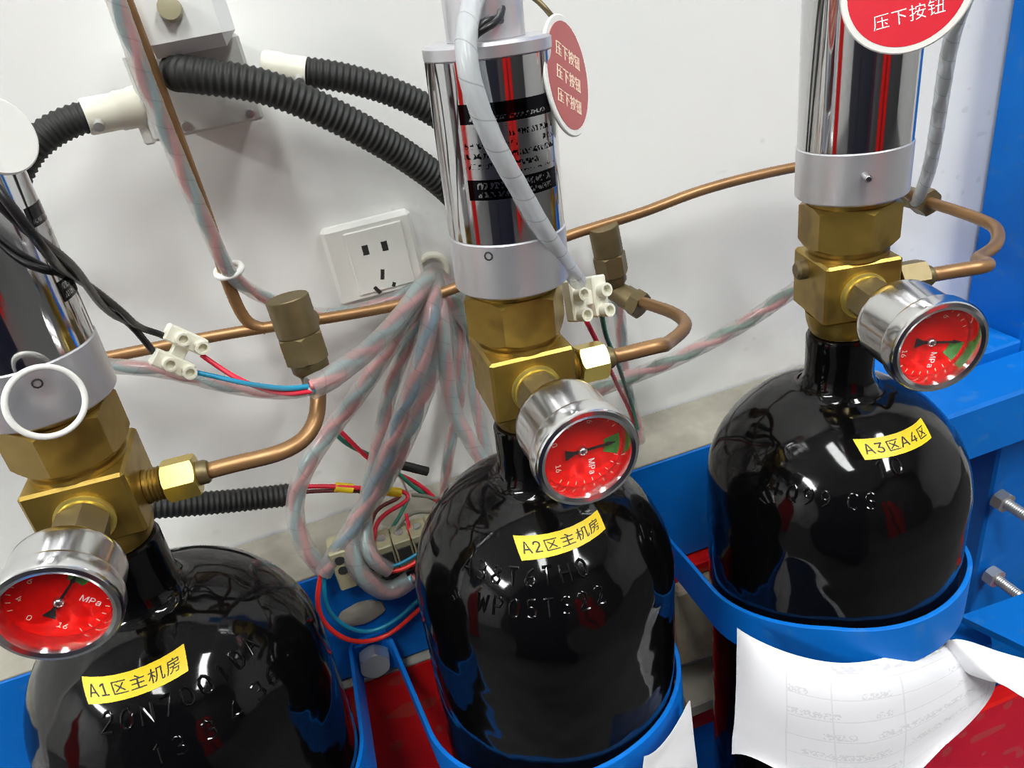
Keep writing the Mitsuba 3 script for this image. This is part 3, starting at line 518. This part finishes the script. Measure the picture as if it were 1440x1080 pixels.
wire([(543, 798, .065), (562, 793, .065), (590, 777, .066), (640, 750, .070)], 'blue_wire', 'light blue wire', .0010, parent=k4)
wire([(546, 804, .065), (567, 800, .064), (595, 784, .065), (640, 757, .069)], 'orange_red_wire', 'bright red wire', .0013, parent=k4)
bundle([(613, 386, .1385), (619, 440, .103), (626, 510, .099), (638, 575, .098), (662, 622, .09), (688, 662, .082), (705, 690, .075)], .0042, 'spiral wrapped wire bundle hanging right of the fan down to the middle bottle neck', phase=1.7)
bundle([(614, 386, .1385), (636, 420, .122), (668, 470, .118), (720, 535, .112), (790, 560, .108), (840, 548, .106), (890, 529, .104), (950, 505, .102), (1010, 475, .1), (1065, 443, .098), (1110, 412, .094), (1165, 372, .084), (1200, 300, .070), (1222, 200, .052), (1232, 100, .030), (1236, 0, .020)], .0045, 'spiral wrapped wire bundle rising across the white wall to the right valve', ('pink_wire', 'green_wire'), phase=.3)
bundle([(606, 386, .1385), (570, 412, .13), (540, 425, .126), (500, 436, .123), (440, 441, .120), (390, 426, .118), (352, 408, .110), (324, 384, .1), (300, 338, .092), (266, 262, .085), (219, 150, .077), (190, 75, .072), (152, -30, .068)], .0034, 'spiral wrapped wire bundle climbing the copper tube at upper left', ('pink_wire', 'teal_wire'), phase=2.2)
bundle([(100, 505, .1), (150, 514, .098), (225, 521, .1), (320, 543, .105), (390, 552, .108), (440, 545, .112), (510, 500, .122), (570, 430, .132), (604, 388, .1385)], .0036, 'pale spiral wrapped wire bundle running under the white connector at the left', phase=3.0)
bundle([(614, 386, .1385), (638, 440, .128), (648, 520, .122), (641, 590, .118), (630, 645, .115), (626, 700, .113)], .0034, 'thin spiral wrapped wire bundle hanging straight down beside the middle valve', phase=1.1)
bundle([(616, 385, .1385), (650, 420, .13), (662, 480, .125), (668, 560, .115), (682, 625, .105), (692, 680, .095)], .0034, 'thin spiral wrapped wire bundle hanging closest to the middle valve block', phase=.9)
bundle([(835, 320, .125), (858, 390, .128), (872, 450, .128), (877, 520, .124), (890, 575, .118), (899, 625, .112), (892, 665, .106), (884, 690, .100), (872, 712, .096)], .0036, 'spiral wrapped wire bundle hanging behind the gauge of the middle valve', phase=.2)
# clear spiral over the middle solenoid, with its black cable
kc = bundle([(700, -60, .006), (672, -15, -.008), (657, 40, -.024), (658, 95, -.0320), (677, 160, -.0330), (702, 215, -.0310), (733, 270, -.0260), (762, 320, -.0210), (788, 360, -.0130), (813, 396, -.001)], .0032, 'clear spiral wrapped cable hanging in front of the middle solenoid', ('sleeve_white',), wrap='clear_wrap', seam=.010, group=None)
wire([(702, -25, -.002), (706, 5, -.010), (700, 28, -.0165), (682, 40, -.019), (666, 52, -.0185), (660, 66, -.020)], 'black_cable', 'black cable', .0012, name='black_cable', parent=kc)
wire([(664, 66, -.019), (672, 40, -.0185), (690, 27, -.017), (708, 32, -.010), (724, 44, -.004)], 'black_cable', 'black cable', .0012, name='black_cable', parent=kc)
bundle([(1375, -40, .03), (1345, 30, .045), (1328, 110, .06), (1316, 190, .075), (1303, 250, .088), (1288, 285, .098)], .0036, 'clear spiral wrapped cable behind the right solenoid', ('grey_wire', 'sleeve_white'), wrap='clear_wrap', group=None)
# twin black lead of the left solenoid
C = spline([at(-40, 235, -.03), at(-10, 268, -.034), at(25, 308, -.034), at(62, 347, -.026), at(105, 386, .004), at(150, 428, .032), at(188, 457, .052)], .0025)
s = np.r_[0, np.cumsum(np.linalg.norm(np.diff(C, axis=0), axis=1))]; X, Y, t = frames(C)
kb = thing('twin_cable', 'twisted black twin cable from the left solenoid to the white connector', 'cable')
ends = [[(206, 464, .056), (222, 469, .058), (238, 476, .060)], [(200, 475, .055), (212, 490, .057), (222, 502, .059)]]
for j in range(2):
    a = .6 + s / .11 * 2 * np.pi + j * np.pi; W = C + (np.cos(a)[:, None] * X + np.sin(a)[:, None] * Y) * .0014
    W = spline(np.vstack([W[::4], [at(*p) for p in ends[j]]]), .002); part(kb, 'cable', tube(W, .0014, 10), 'black_cable', True)
# wire pair and single wires near the terminal strip
C = spline([at(462, 592, .112), at(490, 622, .112), at(540, 655, .112), at(585, 683, .112), at(640, 725, .112)], .002); s = np.r_[0, np.cumsum(np.linalg.norm(np.diff(C, axis=0), axis=1))]; X, Y, t = frames(C)
kt = thing('twisted_wire_pair', 'twisted red and green wire pair running down behind the middle bottle', 'wires')
for j, m in enumerate(('red_wire', 'green_wire')):
    a = s / .06 * 2 * np.pi + j * np.pi; part(kt, 'wire', tube(C + (np.cos(a)[:, None] * X + np.sin(a)[:, None] * Y) * .0014, .0013, 10), m, True)
kt = thing('wire_pair', 'red and dark green wires dropping from the white connector beside the middle valve', 'wires')
wire([(820, 443, .010), (838, 478, .024), (856, 515, .042), (872, 550, .08), (884, 575, .104), (893, 600, .114)], 'red_wire', None, .0011, parent=kt)
wire([(846, 441, .012), (853, 474, .026), (866, 505, .044), (880, 545, .082), (890, 575, .104), (897, 605, .113)], 'green_wire', None, .0011, parent=kt)
YT = .112
kt = thing('wire_loom', 'red and black wires with two yellow markers leaving the corrugated tube', 'wires')
wire([(405, 686, .105), (440, 684, .105), (490, 685, .105), (530, 688, .106), (568, 692, .107), (574, 700, .105), (556, 714, .099), (533, 732, .09), (526, 752, .081), (524, 772, .078)], 'red_wire', None, .0013, parent=kt)
wire([(405, 694, .107), (440, 691, .107), (490, 690, .107), (530, 693, .108), (562, 698, .106), (537, 712, .1), (524, 730, .092), (519, 752, .082), (519, 774, .0785)], 'brown_wire', None, .0012, parent=kt)
wire([(580, 696, .109), (600, 698, .11), (630, 705, .112)], 'grey_wire', None, .0012, parent=kt)
for q in ([(471, 685, .106), (496, 687, .106)], [(532, 689, .1065), (563, 693, .107)]): part(kt, 'marker', straight(at(*q[0]), at(*q[1]), .0028), 'marker_yellow', 40, 'yellow wire marker')
single('wire', tube(spline([at(*p) for p in [(575, 700, .105), (558, 732, .094), (543, 755, .083), (536, 770, .078)]], .002), .0011, 10), 'green_wire', 'green wire curving into the terminal strip below the yellow markers', 'wire', True)
single('wire', tube(spline([at(*p) for p in [(557, 768, .078), (556, 745, .080), (566, 732, .083), (580, 722, .088), (605, 720, .095), (632, 722, .1)]], .002), .0011, 10), 'grey_wire', 'grey green wire bent over the terminal strip towards the middle bottle', 'wire', True)
single('wire', tube(spline([at(*p) for p in [(571, 722, .084), (573, 732, .082), (576, 747, .079), (578, 760, .077)]], .002), .0010, 10), 'red_wire', 'short red wire standing in the terminal strip beside the middle bottle', 'wire', True)
kk = thing('sensor_lead', 'small black plastic tube end with a thin white lead behind the twisted wires', 'wire')
part(kk, 'tube_end', straight(at(556, 652, .115), at(601, 663, .115), .0028), 'black_rubber', 40); wire([(546, 645, .115), (556, 660, .116), (566, 678, .116), (572, 692, .115)], 'sleeve_white', 'white lead', .0009, name='lead', parent=kk)

# corrugated tubes
def conduit(pix, r, label, pitch=.0027, pts=None):
    C = spline([at(*p) for p in pix], pitch / 6); m = tube(C, r * (1 + .06 * np.sin(np.arange(len(C)) * 2 * np.pi / 6)), 24)
    return single('corrugated_tube', m, 'black_rubber', label, 'corrugated tube', True, 'black corrugated tubes')
conduit([(180, 715, .090), (240, 711, .092), (320, 705, .096), (412, 695, .1)], .0060, 'black corrugated tube lying behind the left valve nut')
conduit([(247, 103, .094), (262, 104, .088), (300, 109, .084), (370, 122, .083), (450, 153, .085), (520, 189, .088), (580, 226, .093), (640, 275, .1), (672, 325, .112), (688, 365, .126), (694, 385, .1385)], .0068, 'black corrugated tube leaving the front of the grey junction box')
conduit([(432, 102, .108), (470, 107, .107), (530, 122, .107), (580, 142, .108), (625, 168, .11), (675, 215, .114), (706, 270, .120), (722, 310, .130), (727, 330, .1385)], .0062, 'upper black corrugated tube running behind the middle solenoid')
conduit([(126, 163, .1), (100, 171, .099), (72, 185, .097), (45, 207, .094), (24, 240, .092), (8, 290, .094), (0, 350, .104), (0, 400, .1385)], .0060, 'black corrugated tube curving down behind the left solenoid')

# grey junction box on the wall
kj = thing('junction_box', 'grey metal junction box on the white wall at upper left', 'junction box')
A_, B_, C_ = at(222, 197, .104), at(372, 166, .104), at(186, 62, .104)
x0, x1 = A_[0] - .001, B_[0]; z0_, z1_ = (A_[2] + B_[2]) / 2, C_[2] - .003
part(kj, 'body', bbox([x0 + .002, .104, z0_ + .002], [x1 - .002, .1395, z1_ - .002], .002), 'grey_plastic', False)
part(kj, 'cover', bbox([x0, .0995, z0_], [x1, .1039, z1_], .0012), 'grey_plastic', False)
part(kj, 'rib', bbox([x0 - .0045, .103, z0_ - .001], [x0 - .0001, .112, z1_ - .012], .0008), 'white_plastic', False, 'white edge strip')
dp = at(264, 34, .101); part(kj, 'hub', bbox(dp + np.array([-.0195, -.016, -.010]), dp + np.array([.0175, .0, .03]), .005), 'clear_plastic', False, 'pale plastic hub')
part(kj, 'knob', placed(lathe([(0, 0), (.0045, 0), (.0042, .004), (0, .0046)], 32), mat4(frame((0, -1, .2)), at(240, 14, .0845))), 'beige_plastic', 40, 'olive knob')
part(kj, 'screw', placed(lathe([(0, 0), (.0022, 0), (.0018, .001), (0, .0013)], 20), mat4(frame((0, -1, 0)), at(262, 178, .0994))), 'zinc', 40)
part(kj, 'screw', placed(lathe([(0, 0), (.0022, 0), (.0018, .001), (0, .0013)], 20), mat4(frame((0, -1, 0)), at(352, 160, .0994))), 'zinc', 40)
def gland(p, q, r, label):
    L = np.linalg.norm(np.array(q) - p); M = mat4(frame(np.array(q) - p), p)
    k = part(kj, 'gland', placed(lathe([(0, 0), (r * .92, 0), (r, .001), (r, L * .42), (r * .93, L * .46), (r * .93, L - .001), (r * .88, L), (0, L)], 40), M), 'cream_plastic', 40, label)
    part(k, 'screw', placed(lathe([(0, 0), (.0022, 0), (.0020, .003), (0, .0033)], 16), mat4(frame((0, -1, -.4)), M[:3, 3] + M[:3, 2] * L * .75 + np.array([0, -r * .9, -r * .35]))), 'zinc', 40)
gland(at(200, 150, .106), at(119, 165, .1), .0078, 'cream tube gland')
gland(at(370, 95, .112), at(432, 103, .108), .0072, 'cream tube gland')

# wall socket
ks = thing('wall_socket', 'white wall socket plate half hidden behind the middle solenoid', 'socket')
TL, TR, BL = at(449, 326, WALL - .006), at(575, 293, WALL - .006), at(480, 432, WALL - .006)
hz = TL[2] - BL[2]
x0, x1 = TL[0], TR[0]; zt = (TL[2] + TR[2]) / 2
part(ks, 'plate', bbox([x0, WALL - .008, zt - hz], [x1, WALL - .0001, zt], .002), 'white_plastic', False)
part(ks, 'insert', bbox([x0 + .011, WALL - .0092, zt - hz + .004], [x1 - .006, WALL - .0081, zt - .004], .0005), 'white_plastic', False, 'raised socket insert')
def slot(x, y, w, h, tilt):
    p = at(x, y, WALL - .0094); m = placed(bbox([-w, 0, -h], [w, .0001 + .0004, h]), mat4(trimesh.transformations.rotation_matrix(math.radians(tilt), [0, 1, 0])[:3, :3], p)); part(ks, 'slot', m, 'dark_slot', False)
slot(514, 352, .0016, .0026, 0); slot(541, 346, .0016, .0026, 0); slot(538, 386, .0010, .0028, 15); slot(531, 408, .0010, .0024, -30); slot(554, 400, .0009, .0012, 30)
single('grommet', placed(ring(.0085, .0022, 40, 12), mat4(frame((0, 1, 0)), at(608, 380, WALL - .0010))), 'cream_plastic', 'cream plastic grommet in the wall where the wire bundles come out', 'grommet', True)
single('cable_tie', placed(ring(.0058, .0016, 32, 8), mat4(frame(at(303, 325, .097) - at(330, 385, .103)), at(322, 380, .1035))), 'sleeve_white', 'white cable tie holding the bundle to the copper tube', 'cable tie', True)

# white connectors
def connector(p, a, w, label, s=1.0):          # a: along the wires, w: across the poles
    a = nrm(a); w = nrm(np.array(w) - a * a.dot(w)); n = np.cross(w, a); n = n if n.dot(EYE - p) > 0 else -n
    Mr = mat4(np.stack([a, np.cross(n, a), n], 1), p) @ np.diag([s, s, s, 1])
    k = thing('terminal_connector', label, 'connector', 'white screw connectors')
    part(k, 'bridge', placed(bbox([-.003, -.006, -.0035], [.003, .006, .0005], .0004), Mr), 'cream_plastic', False)
    for t in (-1, 1):
        o = t * .0058
        part(k, 'housing', placed(bbox([-.0085, o - .0036, -.004], [.0085, o + .0036, .0022], .0007), Mr), 'cream_plastic', False)
        for u in (-.0042, .0042):
            q = part(k, 'screw_collar', placed(lathe([(0, 0), (.0028, 0), (.0028, .0042), (.0019, .0042), (.0019, .0012), (0, .0012)], 24), Mr @ mat4(np.eye(3), [u + .002, o, .0022])), 'cream_plastic', 40)
        part(k, 'wire_entry', placed(lathe([(0, 0), (.0017, 0), (.0017, .0003), (0, .0003)], 20), Mr @ mat4(frame((1, 0, 0)), [.0085, o, -.001])), 'dark_slot', 40)
p = at(252, 495, .058)
connector(p, at(275, 505, .060) - at(230, 486, .058), at(240, 512, .058) - at(264, 480, .062), 'white two pole screw connector between the black twin cable and the red and blue wires', 1.0)
p = at(826, 419, .012)
connector(p, at(830, 440, .010) - at(824, 400, .014), at(845, 414, .014) - at(806, 424, .010), 'white two pole screw connector hanging beside the middle solenoid', 1.0)

# terminal strip on the beam
kt = thing('terminal_strip', 'dusty beige terminal strip on the blue beam behind the middle bottle', 'terminal strip')
xs = np.linspace(-.0835, -.0225, 7)
part(kt, 'base', bbox([xs[0] - .002, .0862, -.048], [xs[-1] + .002, .0879, -.0345], .0004), 'black_rubber', False, 'black base')
part(kt, 'ledge', bbox([xs[0] - .002, .069, -.0385], [xs[-1] + .002, .0861, -.0346], .0004), 'black_rubber', False, 'black base')
for j in range(6):
    q = part(kt, 'terminal', bbox([xs[j] + .0003, .070, -.0345], [xs[j + 1] - .0003, .086, -.0145], .0006), 'beige_plastic', False)
    part(q, 'opening', bbox([xs[j] + .0014, .0694, -.0275], [xs[j + 1] - .0014, .0702, -.0185], .0002), 'dark_slot', False)
    part(q, 'screw', placed(lathe([(0, 0), (.0026, 0), (.0022, .001), (0, .0012)], 18), mat4(np.eye(3), [(xs[j] + xs[j + 1]) / 2, .078, -.0145])), 'zinc', 40)
kt = thing('terminal_block', 'small beige terminal block with two dark holes at the left end of the terminal strip', 'terminal block')
part(kt, 'body', bbox([-.0970, .070, -.0345], [-.0875, .086, -.0080], .0008), 'beige_plastic', False)
for z in (-.0135, -.0205): part(kt, 'opening', placed(lathe([(0, 0), (.0027, 0), (.0027, .0004), (0, .0004)], 20), mat4(frame((0, -1, 0)), [-.0922, .0700, z])), 'dark_slot', False)
single('plaster_lump', trimesh.Trimesh(*[(lambda m: (m.vertices * (.013, .003, .007) * (1 + .25 * meshkit.noise(m.vertices * 2.3)[:, None]) + at(508, 862, .0875), m.faces))(trimesh.creation.icosphere(subdivisions=3))][0]), 'dust', 'dusty beige lump on the beam under the black strip', 'lump', True)

# ---------------------------------------------------------------- round press plates
def plate(c, n, up, r, label, red=True, lines=()):
    n = nrm(n); up = nrm(np.array(up) - n * n.dot(up)); x = np.cross(up, n); M = mat4(np.stack([x, up, n], 1), c)
    k = thing('round_plate', label, 'plate', 'round press plates on the solenoids')
    part(k, 'disc', placed(lathe([(0, -.0006), (r - .0004, -.0006), (r, -.0002), (r, .0002), (r - .0004, .0006), (0, .0006)], 72), M), 'white_plastic', 30)
    if red:
        q = part(k, 'red_face', placed(lathe([(0, .0006), (r * .885, .0006), (r * .885, .0008), (0, .0008)], 72), M), 'sign_red' if label.find('edge') < 0 else 'faded_red', False, 'red printed face')
        for s_, h, y in lines: part(q, 'lettering', placed(text(s_, h, .00015), M @ mat4(np.eye(3), [0, y, .0008])), 'print_white' if label.find('right') > 0 else 'print_cream', False)
    return k, M
c = atd(1275, -17, .232)
vd = nrm(EYE - c)
kp, M = plate(c, vd + .25 * R[0] * 0 + .1 * -R[1], -R[1] - .08 * R[0], .0193, 'round red plate with white rim and white lettering hanging on the right solenoid', True, [('压下按钮', .0040, -.0080)])
c = atd(797, 108, .247); v = nrm(EYE - c); long_ = nrm((812 - 785) * R[0] + (188 - 28) * R[1]); perp = nrm(np.cross(long_, v))
if perp.dot(R[0]) < 0: perp = -perp
kp, M = plate(c, v * .36 + perp * .93, -long_, .0195, 'round red plate with pale rim seen nearly edge on beside the middle solenoid', True, [('压下按钮', .0040, .0065), ('压下按钮', .0040, -.001), ('压下按钮', .0040, -.0085)])
part(kp, 'hanger_wire', tube(spline([at(738, -12, .002), at(757, 2, .0), at(772, 18, -.002), c - long_ * .0178], .002), .0009, 8), 'bronze', True, 'brown hanger wire')
c = atd(-6, 190, .185)
plate(c, nrm(EYE - c) * .75 + R[0] * .5 - R[1] * .3, -R[1] - .2 * R[0], .0100, 'plain white back of a round plate at the left edge', False)

# ---------------------------------------------------------------- papers
def sheet(rows, mat, label, n=40, m=40, th=.00018, name='paper_sheet'):
    from scipy.interpolate import RectBivariateSpline
    P = np.array([[at(*p) for p in row] for row in rows]); U, V = np.linspace(0, 1, P.shape[1]), np.linspace(0, 1, P.shape[0]); ku, kv = min(3, P.shape[1] - 1), min(3, P.shape[0] - 1)
    vs, us = np.linspace(0, 1, m), np.linspace(0, 1, n)
    S = np.stack([RectBivariateSpline(V, U, P[..., c], kx=kv, ky=ku)(vs, us) for c in range(3)], -1)
    S[..., 1] += .0012 * (meshkit.noise(np.stack([us[None] * 5 + 0 * vs[:, None], vs[:, None] * 5 + 0 * us[None], 0 * us[None] * vs[:, None]], -1), 3) - .5)
    nn = np.cross(np.gradient(S, axis=1), np.gradient(S, axis=0)); nn /= np.linalg.norm(nn, axis=-1, keepdims=True)
    uv = np.stack(np.broadcast_arrays(us[None], vs[:, None]), -1).reshape(-1, 2); v = np.vstack([S.reshape(-1, 3), (S - nn * th).reshape(-1, 3)]); q = np.arange(m * n).reshape(m, n)
    f = np.vstack([np.stack([q[:-1, :-1].ravel(), q[1:, :-1].ravel(), q[1:, 1:].ravel()], 1), np.stack([q[:-1, :-1].ravel(), q[1:, 1:].ravel(), q[:-1, 1:].ravel()], 1)])
    e = np.r_[q[0], q[1:, -1], q[-1, -2::-1], q[-2:0:-1, 0]]; e2 = np.roll(e, -1); o = m * n
    f = np.vstack([f, f[:, ::-1] + o, np.stack([e, e2, e2 + o], 1), np.stack([e, e2 + o, e + o], 1)])
    return single(name, trimesh.Trimesh(v, f, process=False), mat, label, 'paper', True, 'sheets of paper', uv=np.vstack([uv, uv]))
Yf = -.075
sheet([[(1036, 882, -.046), (1110, 918, -.067), (1195, 932, -.0715), (1270, 918, -.070), (1335, 900, -.055)],
       [(1035, 950, -.056), (1110, 985, -.077), (1200, 1000, -.085), (1290, 980, -.083), (1388, 925, -.066)],
       [(1032, 1020, -.058), (1110, 1050, -.079), (1205, 1066, -.088), (1290, 1036, -.087), (1398, 968, -.074)],
       [(1030, 1062, -.060), (1110, 1092, -.081), (1205, 1130, -.092), (1285, 1092, -.092), (1335, 1040, -.086)]], 'printed_paper', 'white printed paper sheet with a table hanging below the blue band of the right bottle')
sheet([[(1326, 904, -.0600), (1356, 900, -.066), (1400, 915, -.060), (1460, 930, -.05)],
       [(1352, 940, -.0715), (1385, 930, -.078), (1420, 945, -.072), (1470, 965, -.06)],
       [(1400, 960, -.085), (1418, 968, -.088), (1445, 985, -.082), (1490, 1005, -.07)]], 'plain_paper', 'cream white paper corner curled over at the lower right edge')
sheet([[(905, 1062, -.070), (935, 1040, -.064), (960, 1003, -.054), (970, 985, -.045)],
       [(900, 1110, -.073), (935, 1095, -.070), (965, 1055, -.060), (978, 1060, -.05)],
       [(895, 1160, -.076), (935, 1150, -.075), (970, 1120, -.066), (985, 1120, -.055)]], 'plain_paper', 'white paper sheet tucked under the blue band of the middle bottle')
